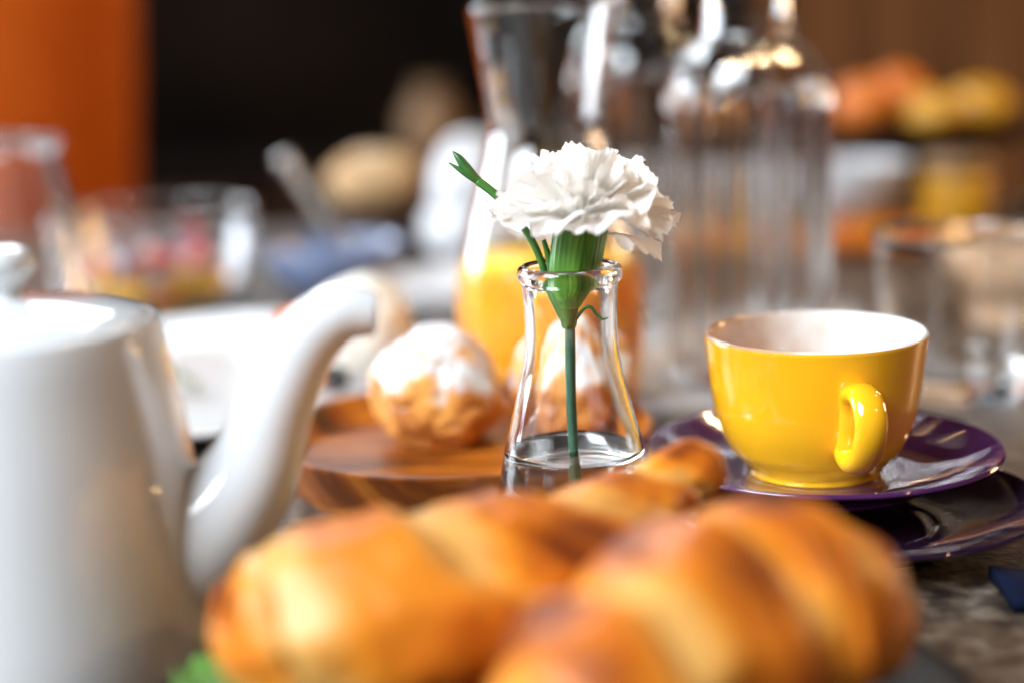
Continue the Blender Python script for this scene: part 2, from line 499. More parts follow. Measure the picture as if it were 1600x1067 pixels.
# ------------------------------------------------------------------ crescent rolls
def croissant(spine, radii, nseg, seed, tilt=0.0, pale_start=0.0, slit=None, squash=0.88, twist=0.25, depth=0.16):
    pts = catmull(spine, 40)
    rr = [v.x for v in catmull([(r, 0, 0) for r in radii], 40)]
    n, ms = len(pts), 72
    off = Vector((seed * 2.3, seed * 1.1, seed * 4.7))
    V, F, A = [], [], []
    prev = None
    for i in range(n):
        s = i / (n - 1)
        t = (pts[min(i + 1, n - 1)] - pts[max(i - 1, 0)]).normalized()
        side = t.cross(Vector((0, 0, 1))).normalized()
        up = side.cross(t).normalized()
        for k in range(ms):
            a = 2 * PI * k / ms
            ph = s * nseg + twist * math.sin(a + tilt) + 0.16 * noise.noise(Vector((s * 4, math.cos(a), math.sin(a))) + off)
            f = ph - math.floor(ph)
            sid = math.floor(ph)
            # each wrap starts as a sharp step and swells over the one after it
            env = math.sin(PI * min(max(s, 0.0), 1.0)) ** 0.5
            prof = (1 - (1 - f) ** 3.0) * (1 - 0.9 * max(0, (f - 0.80) / 0.20) ** 2.2)
            swell = 0.985 - depth + (depth + 0.02) * prof * env + 0.03 * noise.noise(Vector((sid * 1.7, a * 0.6, seed)))
            wrinkle = 0.105 * noise.noise(Vector((s * 11, math.cos(a) * 1.7, math.sin(a) * 1.7)) + off) \
                + 0.022 * noise.noise(Vector((s * 40, math.cos(a) * 4.5, math.sin(a) * 6)) + off)
            lam = ph * 4.0 + 0.5 * noise.noise(Vector((s * 9, math.cos(a) * 1.5, math.sin(a) * 1.5)) + off)
            lf = lam - math.floor(lam)                              # thin laminated layers showing at the edges of each wrap
            flake = 0.034 * (1 - lf) ** 2 * (0.4 + 0.9 * max(0.0, noise.noise(Vector((s * 6, a, seed * 1.0)))))
            r = rr[i] * (swell + wrinkle + flake)
            sl = 0.0
            if slit and abs(a - slit[1]) < 0.9:
                sl = math.exp(-((s - slit[0]) / 0.018) ** 2) * (1 - (abs(a - slit[1]) / 0.9) ** 2)
                r *= 1 - 0.35 * sl
            p = pts[i] + side * (math.cos(a) * r) + up * (math.sin(a) * r * squash)
            V.append(p)
            # crust: brown on the swollen middle of each wrap, pale where the dough stretched at the step
            bake = 0.10 + 0.56 * min(1.0, max(0.0, (f - 0.20) / 0.22)) * min(1.0, max(0.0, (0.93 - f) / 0.12)) * (0.62 + 0.38 * math.sin(a)) \
                + 0.55 * noise.noise(Vector((s * 7, math.cos(a) * 1.3, math.sin(a) * 1.3)) + off * 2) \
                + 0.30 * (lf - 0.5) * (0.5 + noise.noise(Vector((s * 5, a * 0.7, seed * 2.0))))
            if f < 0.14:
                bake -= 0.30 * (1 - f / 0.14)
            if pale_start and s < pale_start:
                bake -= 0.45 * (1 - s / pale_start) ** 0.7
            bake += 0.5 * sl
            A.append(bake)
    for i in range(n - 1):
        for k in range(ms):
            k2 = (k + 1) % ms
            F.append((i * ms + k, (i + 1) * ms + k, (i + 1) * ms + k2, i * ms + k2))
    F.append(tuple(range(ms)))
    F.append(tuple((n - 1) * ms + k for k in range(ms - 1, -1, -1)))
    # rest on the plate: flatten what would sink into it
    V = [Vector((v.x, v.y, max(v.z, 0.0075 + 0.0015 * noise.noise(v * 60)))) for v in V]
    return V, F, A


V, F, A = croissant([(-0.0860, 0.424, 0.038), (-0.071, 0.424, 0.041), (-0.036, 0.430, 0.0430), (0.002, 0.450, 0.0430), (0.032, 0.482, 0.050), (0.048, 0.497, 0.0575), (0.0610, 0.508, 0.0600), (0.0670, 0.512, 0.0585)],
                    [0.013, 0.031, 0.0365, 0.0320, 0.0195, 0.0125, 0.0130, 0.0060], 5.4, 3, pale_start=0.20, slit=(0.085, 1.15), twist=0.34, depth=0.14)
o = new_obj("croissant", V, F, M["crust"], attr=A)
tag(o, "filled golden croissant at front left, its pointed end reaching back towards the flask", "croissant", "croissants on the black plate")
V, F, A = croissant([(-0.010, 0.335, 0.026), (0.006, 0.352, 0.036), (0.032, 0.382, 0.0425), (0.064, 0.412, 0.0445), (0.090, 0.424, 0.040), (0.108, 0.424, 0.030)],
                    [0.010, 0.026, 0.0360, 0.0380, 0.032, 0.014], 5.2, 9, twist=0.26, tilt=0.6, depth=0.17)
o = new_obj("croissant", V, F, M["crust"], attr=A)
tag(o, "croissant at front right with broad pale and brown bands, below the yellow cup", "croissant", "croissants on the black plate")

# plate under them
prof = spl([(0, 0.0), (0.06, 0.0), (0.078, 0.001), (0.100, 0.006), (0.119, 0.0125)], 6) + \
    spl([(0.119, 0.0125), (0.1205, 0.0140), (0.119, 0.0150), (0.100, 0.0090), (0.082, 0.0048), (0.06, 0.0040), (0, 0.0040)], 5)[1:]
V, F = lathe([(r * 0.945, z) for r, z in prof], 96)
tag(new_obj("plate", V, F, M["black"], loc=(0.018, 0.42, 0.0005)), "black glazed plate under the croissants in the foreground", "plate")


def leaf_sheet(name, path_pts, width, ruffle, seed, material, parent=None, nu=26, nv=14):
    P = catmull(path_pts, 8)
    n = len(P)
    V, F = [], []
    for i in range(n):
        s = i / (n - 1)
        t = (P[min(i + 1, n - 1)] - P[max(i - 1, 0)]).normalized()
        sd = t.cross(Vector((0, 0, 1))).normalized()
        for j in range(nv + 1):
            v = j / nv * 2 - 1
            ww = width * math.sin(PI * (0.12 + 0.80 * s)) ** 0.7
            zz = ruffle * (abs(v) ** 1.5) * math.sin(s * 17 + v * 3 + seed)
            V.append(P[i] + sd * (v * ww) + Vector((0, 0, zz)))
    for i in range(n - 1):
        for j in range(nv):
            a = i * (nv + 1) + j
            F.append((a, a + 1, a + nv + 2, a + nv + 1))
    o = new_obj(name, V, F, material, parent)
    m = o.modifiers.new("thickness", 'SOLIDIFY')
    m.thickness = 0.0006
    return o


tag(leaf_sheet("lettuce_leaf", [(-0.096, 0.450, 0.024), (-0.090, 0.427, 0.022), (-0.082, 0.406, 0.020), (-0.066, 0.388, 0.016)], 0.012, 0.004, 1, M["lettuce"]),
    "ruffled green lettuce leaf sticking out under the left croissant", "lettuce")

# ------------------------------------------------------------------ teapot
tp = thing("teapot", "white porcelain teapot with curved spout at the left front", "teapot", (-0.167, 0.508, 0.0))
prof = spl([(0, 0.0), (0.050, 0.0), (0.0590, 0.003), (0.0615, 0.010), (0.0612, 0.030), (0.0580, 0.070), (0.0530, 0.104), (0.0508, 0.1145)], 6) + \
    spl([(0.0508, 0.1145), (0.0495, 0.1180), (0.0470, 0.1190), (0.0440, 0.1165), (0.0440, 0.110), (0.050, 0.07), (0.055, 0.02), (0.05, 0.006), (0, 0.005)], 5)[1:]
V, F = lathe(prof, 96)
new_obj("body", V, F, M["cool_porcelain"], tp)
V, F = lathe(spl([(0, 0.1130), (0.043, 0.1130), (0.0450, 0.1160), (0.0462, 0.1190), (0.0440, 0.1206), (0.034, 0.1235), (0.018, 0.1262), (0.006, 0.1274), (0, 0.1275)], 5), 72)
lid = new_obj("lid", V, F, M["cool_porcelain"], tp)
V, F = lathe(spl([(0, 0.1265), (0.0066, 0.1268), (0.0062, 0.1290), (0.0085, 0.1325), (0.0118, 0.1372), (0.0105, 0.1418), (0.005, 0.1440), (0, 0.1443)], 5), 48)
new_obj("knob", V, F, M["cool_porcelain"], lid)
path = catmull([(0.040, 0, 0.034), (0.060, 0, 0.044), (0.0775, 0, 0.064), (0.0875, 0, 0.088), (0.0985, 0, 0.1085), (0.1100, 0, 0.1175), (0.1225, 0, 0.1172)], 10)
rad = [v.x for v in catmull([(0.0240, 0, 0), (0.0195, 0, 0), (0.0140, 0, 0), (0.0110, 0, 0), (0.0094, 0, 0), (0.0078, 0, 0), (0.0050, 0, 0)], 10)]
V, F = tube(path, rad, 32, up=Vector((0, 1, 0)), flat=(1.0, 0.92))
# hollow mouth of the spout
sp_o = new_obj("spout", V, F[:-1], M["cool_porcelain"], tp)
md = sp_o.modifiers.new("thickness", 'SOLIDIFY'); md.thickness = 0.0022; md.offset = -1
path = catmull([(-0.052, 0, 0.100), (-0.075, 0, 0.108), (-0.096, 0, 0.095), (-0.100, 0, 0.065), (-0.085, 0, 0.035), (-0.057, 0, 0.022)], 10)
V, F = tube(path, [0.0065] * len(path), 16, up=Vector((0, 1, 0)), flat=(0.8, 1.25))
new_obj("handle", V, F, M["cool_porcelain"], tp)

# ------------------------------------------------------------------ flask with the carnation
FX, FY = 0.0232, 0.600
fl = thing("flask_vase", "small clear conical glass flask serving as a flower vase", "vase", (FX, FY, 0.0008))
outer = spl([(0.0, 0.0006), (0.026, 0.0004), (0.0335, 0.0006), (0.0358, 0.003), (0.0356, 0.008), (0.0322, 0.020), (0.0276, 0.0440), (0.0250, 0.0545),
             (0.0217, 0.068), (0.0196, 0.077), (0.0184, 0.086), (0.0181, 0.094), (0.0184, 0.104), (0.0187, 0.1090)], 8)
rim = [(0.0187 + 0.0002, 0.1100), (0.0198, 0.1108), (0.0204, 0.1125), (0.0205, 0.1142), (0.0199, 0.1160), (0.0187, 0.1169), (0.0175, 0.1164), (0.0168, 0.1150)]
inner = spl([(0.0166, 0.1130), (0.0166, 0.104), (0.0163, 0.094), (0.0166, 0.086), (0.0178, 0.077), (0.0199, 0.068), (0.0232, 0.0545), (0.0258, 0.0440),
             (0.0304, 0.020), (0.0334, 0.0085), (0.0330, 0.0048), (0.0300, 0.0030), (0.020, 0.0026), (0.0, 0.0026)], 8)
V, F = lathe(outer + rim + inner, 128)
new_obj("glass_body", V, F, M["glass"], fl)
ih = [(r + 0.0004, z) for (r, z) in reversed(inner) if z < 0.0435]
ih[0] = (0.0, ih[0][1] - 0.0004)
ih = [(r, z - 0.0004 if z < 0.006 else z) for (r, z) in ih]
rw = ih[-1][0]
wat = ih + [(rw - 0.0001, 0.0442), (rw - 0.0008, 0.0438), (rw - 0.0022, 0.0434), (rw - 0.006, 0.0432), (0.0, 0.0432)]
V, F = lathe(wat, 96)
new_obj("water", V, F, M["water"], fl)

V, F = [], []  # added white sheet below the flask, there to brighten the water
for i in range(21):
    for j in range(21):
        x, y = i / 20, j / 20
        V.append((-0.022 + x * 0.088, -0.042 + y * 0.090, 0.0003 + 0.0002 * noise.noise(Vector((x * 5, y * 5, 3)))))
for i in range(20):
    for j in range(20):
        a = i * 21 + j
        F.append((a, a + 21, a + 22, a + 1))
o = new_obj("added_napkin", V, F, M["linen"], loc=(FX - 0.020, FY, 0.0), rot=(0, 0, R0(8)))
tag(o, "white paper napkin added under the glass flask to brighten its water", "napkin")

# carnation: stem stands in the flask
SX, SY = FX - 0.0008, FY - 0.001
fw = thing("carnation", "white carnation with ruffled petals standing in the glass flask", "flower", (SX, SY, 0.006))
path = catmull([(0.0015, 0.0, 0.0), (0.0010, 0.0, 0.022), (0.0004, 0.0, 0.040), (0.0, 0, 0.06), (0.0002, 0, 0.075), (0.0004, 0, 0.0905)], 10)
V, F = tube(path, [0.0019 + 0.0002 * (i / len(path)) for i in range(len(path))], 16)
new_obj("stem", V, F, M["stem"], fw)
# node below the calyx
V, F = lathe(spl([(0, 0.0865), (0.0024, 0.0870), (0.0032, 0.0890), (0.0034, 0.0920), (0.0040, 0.0950), (0.0052, 0.0985), (0.0045, 0.1005), (0, 0.1010)], 5), 32)
new_obj("bract", V, F, M["leafgreen"], fw)
zc = 0.0945
cal = spl([(0, zc), (0.0038, zc + 0.0005), (0.0056, zc + 0.004), (0.0082, zc + 0.0095), (0.0099, zc + 0.0155), (0.0104, zc + 0.023), (0.0105, zc + 0.030), (0.0108, zc + 0.0365)], 8)
cal2 = spl([(0.0108, zc + 0.0365), (0.0102, zc + 0.028), (0.009, zc + 0.016), (0.0, zc + 0.010)], 5)


def calmod(r, z, a):
    return r * (1 + 0.022 * math.cos(5 * a + 0.6) * (z - zc) / 0.03 + 0.012 * math.cos(30 * a))


V, F = lathe(cal + cal2, 120, calmod)
V = [Vector((x + 0.0062 * ((z - zc) / 0.036), y, z + (0.002 * math.cos(5 * math.atan2(y, x)) if z > zc + 0.034 else 0))) for (x, y, z) in V]
new_obj("calyx", V, F, M["calyx"], fw)

HX, HZ = 0.0052, zc + 0.026            # where the petals leave the calyx


def petal(az, elev0, elev1, length, width, ruf, seed, twist=0.0, nu=26, nv=44, r0=0.006, curl=0.0):
    rnd = random.Random(seed)
    ph1, ph2, ph3 = rnd.uniform(0, 6.28), rnd.uniform(0, 6.28), rnd.uniform(0, 6.28)
    k1, k2 = rnd.uniform(2.6, 4.6), rnd.uniform(5.5, 8.5)
    V, F, A = [], [], []
    # midrib: leaves the calyx steeply and bends over to elev1
    px, pz = r0, 0.0
    mid, dirs = [], []
    for i in range(nu + 1):
        u = i / nu
        ang = elev0 + (elev1 - elev0) * min(1, (u * 1.55)) ** 1.3 - curl * max(0, u - 0.7) * 3.3
        mid.append((px, pz)); dirs.append(ang)
        px += math.cos(ang) * length / nu
        pz += math.sin(ang) * length / nu
    ca, sa = math.cos(az), math.sin(az)
    for i in range(nu + 1):
        u = i / nu
        for j in range(nv + 1):
            v = j / nv * 2 - 1
            fan = v * width * (0.10 + 0.90 * u ** 1.5)
            # rounded, toothed outer edge
            edge = 1 - 0.30 * v * v
            tooth = 0.035 * noise.noise(Vector((v * 9, seed * 1.3, 0))) + 0.030 * abs(math.sin(v * 17 + ph3)) + 0.02 * noise.noise(Vector((v * 24, seed, 5)))
            ue = u * (edge + tooth * u ** 4 * 1.2)
            fi = ue * nu
            i0 = min(int(fi), nu - 1); ft = fi - i0
            x = mid[i0][0] * (1 - ft) + mid[i0 + 1][0] * ft
            z = mid[i0][1] * (1 - ft) + mid[i0 + 1][1] * ft
            ang = dirs[i0] * (1 - ft) + dirs[i0 + 1] * ft
            amp = ruf * u ** 2.2
            dn = amp * (math.sin(k1 * v + ph1) * 0.75 + 0.38 * math.sin(k2 * v + ph2 + u * 2) + 0.5 * noise.noise(Vector((v * 2.5, u * 2.5, seed * 2.1))))
            dn += 0.0013 * u ** 5 * math.sin(v * 15 + ph3 + 3 * noise.noise(Vector((v * 3, seed, 1)))) + 0.00025 * math.sin(v * 46 + seed) * u
            nxv, nzv = -math.sin(ang), math.cos(ang)
            x += nxv * dn
            z += nzv * dn
            y = fan * (1 - 0.16 * abs(math.sin(k1 * v + ph1)) * u) + twist * u * dn
            # cup the sheet a little
            z += 0.10 * abs(fan) * math.sin(max(ang, 0))
            V.append((HX + x * ca - y * sa, x * sa + y * ca, HZ + z))
            A.append(u)
    for i in range(nu):
        for j in range(nv):
            a = i * (nv + 1) + j
            F.append((a, a + 1, a + nv + 2, a + nv + 1))
    return new_obj("petal", V, F, M["petal"], fw, attr=A)


R = math.radians
sd = 11
for k in range(8):                       # lowest ring, bent over and down
    sd += 1
    az = 2 * PI * k / 8 + 0.25 + random.uniform(-0.12, 0.12)
    petal(az, R(60), R(-7 - 15 * max(0, math.cos(az)) + 5 * max(0, -math.cos(az)) + random.uniform(-4, 4)), 0.0365 + random.uniform(-0.002, 0.002), 0.0205, 0.0052, sd, 0.4)
for k in range(8):
    sd += 1
    az = 2 * PI * k / 8 + 0.60 + random.uniform(-0.15, 0.15)
    petal(az, R(72), R(random.uniform(-2, 14)), 0.0350 + random.uniform(-0.002, 0.002), 0.0200, 0.0054, sd, 0.5)
for k in range(7):
    sd += 1
    az = 2 * PI * k / 7 + 0.1 + random.uniform(-0.2, 0.2)
    petal(az, R(80), R(random.uniform(30, 46)), 0.0345 + random.uniform(-0.003, 0.003), 0.0185, 0.0050, sd, 0.5, r0=0.004)
for k in range(5):
    sd += 1
    az = 2 * PI * k / 5 + 0.4 + random.uniform(-0.2, 0.2)
    petal(az, R(84), R(random.uniform(58, 72)), 0.0355 + random.uniform(-0.003, 0.002), 0.0170, 0.0048, sd, 0.5, r0=0.003)
for k in range(4):
    sd += 1
    az = 2 * PI * k / 4 + 0.9 + random.uniform(-0.2, 0.2)
    petal(az, R(88), R(random.uniform(78, 88)), 0.0360 + random.uniform(-0.003, 0.001), 0.0140, 0.0045, sd, 0.5, r0=0.0015)
# one limp petal hanging down behind, to the right
petal(R(38), R(15), R(-38), 0.037, 0.014, 0.0022, 91, 0.2)

# narrow side leaves: one long, ending in a split tip beyond the petals, one short, one curled inside the neck
def blade(path_pts, radii, name="leaf"):
    p = catmull(path_pts, 10)
    rr = [v.x for v in catmull([(r, 0, 0) for r in radii], 10)]
    V, F = tube(p, [r * 1.45 for r in rr], 12, flat=(1.0, 0.6))
    return new_obj(name, V, F, M["leafgreen"], fw)


zb = -0.006
blade([(-0.002, 0.001, 0.089), (-0.0065, 0.002, 0.1005), (-0.0100, 0.003, 0.1130), (-0.0150, 0.005, 0.124), (-0.0250, 0.008, 0.1370), (-0.0335, 0.009, 0.1445)],
      [0.0010, 0.0015, 0.0016, 0.0016, 0.0019, 0.0020])
blade([(-0.0325, 0.009, 0.1436), (-0.0372, 0.009, 0.1488), (-0.0405, 0.009, 0.1535), (-0.0428, 0.009, 0.1562)], [0.0016, 0.0023, 0.0017, 0.0003], "bud_tip")
blade([(-0.0335, 0.009, 0.1440), (-0.0385, 0.0085, 0.1478), (-0.0445, 0.0080, 0.1520)], [0.0014, 0.0014, 0.0003], "bud_tip")
blade([(-0.0015, -0.001, 0.090), (-0.0055, 0.000, 0.102), (-0.0068, 0.001, 0.113), (-0.0088, 0.002, 0.1215)], [0.0010, 0.0016, 0.0015, 0.0009])
blade([(0.0025, -0.001, 0.0905), (0.0060, -0.002, 0.0950), (0.0085, -0.002, 0.0955), (0.0105, -0.002, 0.0925), (0.0128, -0.002, 0.0905), (0.0152, -0.002, 0.0910)],
      [0.0009, 0.0008, 0.0008, 0.0007, 0.0006, 0.0004])

# ------------------------------------------------------------------ cup, saucers
def saucer_profile(k=1.0, foot=0.0, rise=0.016):
    bot = spl([(0, 0.0025), (0.036, 0.0025), (0.040, 0.0), (0.0435, 0.0), (0.046, 0.003), (0.058, 0.0072), (0.070, 0.0120), (0.0752, 0.0142)], 5)
    topp = spl([(0.0752, 0.0142), (0.0762, 0.0152), (0.0756, 0.0164), (0.0742, 0.0164), (0.066, 0.0132), (0.055, 0.0092), (0.043, 0.0066), (0.034, 0.0058), (0.030, 0.0052), (0, 0.0052)], 5)[1:]
    return [(r * k, z + foot) for r, z in bot + topp]


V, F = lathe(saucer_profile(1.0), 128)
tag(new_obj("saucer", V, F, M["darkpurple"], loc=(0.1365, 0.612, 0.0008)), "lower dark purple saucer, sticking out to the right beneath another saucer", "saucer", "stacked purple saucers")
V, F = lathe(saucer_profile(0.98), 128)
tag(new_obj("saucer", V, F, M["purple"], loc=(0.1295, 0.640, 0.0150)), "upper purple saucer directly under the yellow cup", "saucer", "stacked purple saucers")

cup = thing("coffee_cup", "yellow coffee cup with white inside standing on purple saucers", "cup", (0.1265, 0.640, 0.0203))
outp = spl([(0, 0.0020), (0.0250, 0.0020), (0.0260, 0.0), (0.0274, 0.0002), (0.0279, 0.0022), (0.0292, 0.0040), (0.0322, 0.0072), (0.0362, 0.0120), (0.0408, 0.0225), (0.0433, 0.0345), (0.0449, 0.0470), (0.0460, 0.0575)], 6)
lip = [(0.0462, 0.0586), (0.0460, 0.0594)]
V, F = lathe(outp + lip, 128)
new_obj("outer_wall", V, F, M["yellow"], cup)
inp = [(0.0460, 0.0594), (0.0454, 0.0603), (0.0444, 0.0604), (0.0436, 0.0597)] + spl([(0.0434, 0.0590), (0.0424, 0.0470), (0.0408, 0.0345), (0.0382, 0.0230), (0.0325, 0.0130), (0.0250, 0.0080), (0, 0.0065)], 6)
V, F = lathe(inp, 128)
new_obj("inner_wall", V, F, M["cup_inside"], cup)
V, F = lathe([(0, 0.0255), (0.020, 0.0255), (0.0378, 0.0253), (0.0392, 0.0262)], 64)
V = [(x, y, z) for x, y, z in V]
new_obj("coffee", V, [tuple(reversed(f)) for f in F], M["coffee"], cup)
ha = R(-81)                                # handle turned towards the camera, a little right
hp = [(0.0436, 0.0375), (0.0462, 0.0428), (0.0520, 0.0445), (0.0580, 0.0420), (0.0615, 0.0355), (0.0602, 0.0270), (0.0548, 0.0192), (0.0470, 0.0158), (0.0402, 0.0180), (0.0410, 0.0235), (0.0425, 0.0310)]
hr = [0.0052, 0.0062, 0.0060, 0.0060, 0.0060, 0.0060, 0.0060, 0.0064, 0.0060, 0.0052, 0.0050]
nh = len(hp)
loop = catmull([(r * math.cos(ha), r * math.sin(ha), z) for r, z in [hp[-1]] + hp + hp[:2]], 9)[9:9 * (nh + 1) + 1]
rad = [v.x for v in catmull([(a, 0, 0) for a in [hr[-1]] + hr + hr[:2]], 9)][9:9 * (nh + 1) + 1]
sidev = Vector((-math.sin(ha), math.cos(ha), 0))
V, F = tube(loop, rad, 28, up=sidev, flat=(0.72, 1.10), cap=False)
new_obj("handle", V, F, M["yellow"], cup)

# dark blue napkin at the right edge
V, F = [], []
for i in range(25):
    for j in range(19):
        x, y = i / 24, j / 18
        V.append((x * 0.14, y * 0.034, 0.006 + 0.0018 * math.sin(x * 9 + y * 3) + 0.0012 * noise.noise(Vector((x * 4, y * 4, 2)))))
for i in range(24):
    for j in range(18):
        a = i * 19 + j
        F.append((a, a + 19, a + 20, a + 1))
o = new_obj("napkin", V, F, M["navy"], loc=(0.172, 0.520, 0.0), rot=(0, 0, R(-4)))
md = o.modifiers.new("thickness", 'SOLIDIFY'); md.thickness = 0.005; md.offset = -1
tag(o, "dark navy folded napkin at the right edge in front of the saucers", "napkin")

# ------------------------------------------------------------------ wooden plate with cream puffs
prof = spl([(0, 0.0), (0.058, 0.0), (0.066, 0.004), (0.0705, 0.014), (0.0735, 0.0235)], 5) + \
    spl([(0.0735, 0.0235), (0.0733, 0.0250), (0.0718, 0.0253), (0.0700, 0.0240), (0.0670, 0.0165), (0.0630, 0.0128), (0.055, 0.0122), (0, 0.0122)], 5)[1:]
V, F = lathe([(r * 1.24, z) for r, z in prof], 96)
tag(new_obj("wooden_plate", V, F, M["acacia"], loc=(-0.026, 0.722, 0.0)), "round reddish-brown wooden plate under the sugared cream puffs", "plate")


def puff(name, loc, r, seed, label):
    V, F = [], []
    A = []
    off = Vector((seed * 3.7, seed * 1.3, seed))
    rings, seg = 56, 80
    for i in range(rings + 1):
        th = PI * i / rings
        for k in range(seg):
            a = 2 * PI * k / seg
            d = Vector((math.sin(th) * math.cos(a), math.sin(th) * math.sin(a), math.cos(th)))
            big = noise.noise(d * 1.5 + off)
            cr_ = abs(noise.noise(d * 2.3 + off * 2))            # cracks of the burst shell
            fine = noise.noise(d * 9 + off)
            crack = math.exp(-(cr_ / 0.07) ** 2)
            f = 1 + 0.15 * big - 0.07 * crack + 0.018 * fine + 0.10 * max(0, noise.noise(d * 3.1 + off * 3))
            p = Vector((d.x * r * 1.03 * f, d.y * r * 1.03 * f, d.z * r * 0.98 * f))
            p.z = max(p.z, -r * 0.80 + 0.001 * fine)
            V.append(p)
            A.append(0.42 + 0.35 * big - 0.10 * d.z + 0.25 * crack + 0.25 * fine)
    for i in range(rings):
        for k in range(seg):
            k2 = (k + 1) % seg
            F.append((i * seg + k, (i + 1) * seg + k, (i + 1) * seg + k2, i * seg + k2))
    o = new_obj(name, V, F, M["choux"], loc=loc, attr=A)
    return tag(o, label, "pastry", "cream puffs on the wooden plate")


puff("cream_puff", (-0.037, 0.742, 0.0125 + 0.0250), 0.0310, 2, "sugar-dusted cream puff left of the flask on the wooden plate")
puff("cream_puff", (0.0285, 0.752, 0.0125 + 0.0248), 0.0305, 5, "sugar-dusted cream puff seen through the glass flask")

# white runner lying across the table behind the wooden plate
V, F = [], []
for i in range(61):
    for j in range(25):
        x, y = i / 60, j / 24
        V.append((-0.06 + x * 0.31, 0.832 + y * 0.30, 0.0006 + 0.0004 * noise.noise(Vector((x * 9, y * 9, 1)))))
for i in range(60):
    for j in range(24):
        a = i * 25 + j
        F.append((a, a + 25, a + 26, a + 1))
tag(new_obj("table_runner", V, F, M["greylinen"]), "pale grey cloth runner lying under the carafe and the ribbed bottles", "cloth")

# ------------------------------------------------------------------ juice carafe
ca = thing("juice_carafe", "clear waisted glass carafe of orange juice behind the flower", "carafe", (0.0225, 0.874, 0.0015))
outer = spl([(0, 0.0005), (0.038, 0.0005), (0.0455, 0.002), (0.0495, 0.008), (0.0525, 0.030), (0.0525, 0.060), (0.0480, 0.090), (0.0395, 0.120), (0.0330, 0.143), (0.0316, 0.153), (0.0330, 0.168), (0.0372, 0.195), (0.0408, 0.2165)], 7)
rim = [(0.0412, 0.2182), (0.0406, 0.2192), (0.0394, 0.2188)]
inner = spl([(0.0388, 0.2165), (0.0350, 0.195), (0.0308, 0.168), (0.0292, 0.153), (0.0305, 0.143), (0.0372, 0.120), (0.0458, 0.090), (0.0502, 0.060), (0.0502, 0.030), (0.0470, 0.010), (0.042, 0.0060), (0, 0.0055)], 7)
V, F = lathe(outer + rim + inner, 112)
new_obj("glass_body", V, F, M["glass"], ca)
ji = [(r + 0.0004, z) for r, z in reversed(inner) if z < 0.081]
ji[0] = (0, ji[0][1] - 0.0004)
rj = ji[-1][0]
V, F = lathe(ji + [(rj - 0.002, 0.0815), (0, 0.0815)], 80)
new_obj("juice", V, F, M["juice"], ca)

# ------------------------------------------------------------------ ribbed water bottles
def ribbed_bottle(loc, label, k=1.0, water=0.170):
    t = thing("water_bottle", label, "bottle", loc, (0, 0, random.uniform(0, 1)), "ribbed glass water bottles")

    NR = 18

    def rib(r, z, a):
        if z < 0.172:
            amp = 0.0019 * min(1.0, max(0.15, (z - 0.004) / 0.012)) * min(1.0, (0.172 - z) / 0.010)
            return r + amp * math.cos(NR * a)
        if z < 0.214:                                   # shoulder cut into broad soft facets
            st = 2 * PI / NR
            b_ = (a % st) - st / 2
            q = math.cos(st / 2) / math.cos(b_)
            e_ = min(1.0, (z - 0.172) / 0.004) * min(1.0, (0.214 - z) / 0.004)
            return r * (1 + (q - 1) * 0.85 * e_)
        return r

    outer = spl([(0, 0.0008), (0.036, 0.0008), (0.0440, 0.0022), (0.0462, 0.008), (0.0464, 0.060), (0.0464, 0.120), (0.0464, 0.168), (0.0455, 0.1745)], 8) + [(0.0448, 0.1765), (0.0440, 0.1790), (0.0430, 0.1815), (0.0419, 0.1838), (0.0405, 0.1858), (0.0389, 0.1878), (0.0371, 0.1898), (0.0352, 0.1914), (0.0331, 0.1930), (0.0310, 0.1944), (0.0290, 0.1960)] + spl([(0.0275, 0.1985), (0.0262, 0.206), (0.0255, 0.222), (0.0255, 0.255)], 6)
    rim = [(0.0275, 0.2570), (0.0282, 0.2610), (0.0275, 0.2650), (0.0250, 0.2660), (0.0235, 0.2640)]
    inner = spl([(0.0232, 0.255), (0.0232, 0.222), (0.0238, 0.206), (0.0252, 0.1970), (0.0310, 0.1912), (0.0385, 0.1835), (0.0424, 0.1750), (0.0438, 0.166), (0.0438, 0.120), (0.0438, 0.060), (0.0436, 0.016), (0.0400, 0.0100), (0, 0.0090)], 8)
    V, F = lathe([(r * k, z * k) for r, z in outer + rim + inner], 216, lambda r, z, a: rib(r, z / k, a) if r > 0.02 * k else r)
    gb = new_obj("glass_body", V, F, M["glass"], t)
    wi = [(r * k + 0.0003, z * k) for r, z in reversed(inner) if z < water]
    wi[0] = (0, wi[0][1] - 0.0003)
    rl = wi[-1][0]
    V, F = lathe(wi + [(rl - 0.002, wi[-1][1] + 0.0004), (0, wi[-1][1] + 0.0004)], 216, lambda r, z, a: rib(r, z / k, a) if r > 0.02 * k else r)
    new_obj("water", V, F, M["water"], t)
    V, F = lathe([(r * k, z * k) for r, z in [(0, 0.250), (0.0225, 0.250), (0.0231, 0.262), (0.0260, 0.2665), (0.0300, 0.2690), (0.0300, 0.284), (0.026, 0.290), (0, 0.292)]], 48)
    new_obj("stopper", V, F, M["glass"], t)
    return t


ribbed_bottle((0.1400, 0.905, 0.0015), "ribbed clear glass water bottle behind the yellow cup", 1.0)
ribbed_bottle((0.1000, 1.130, 0.0015), "ribbed glass water bottle further back between the carafe and the nearer bottle", 1.04)

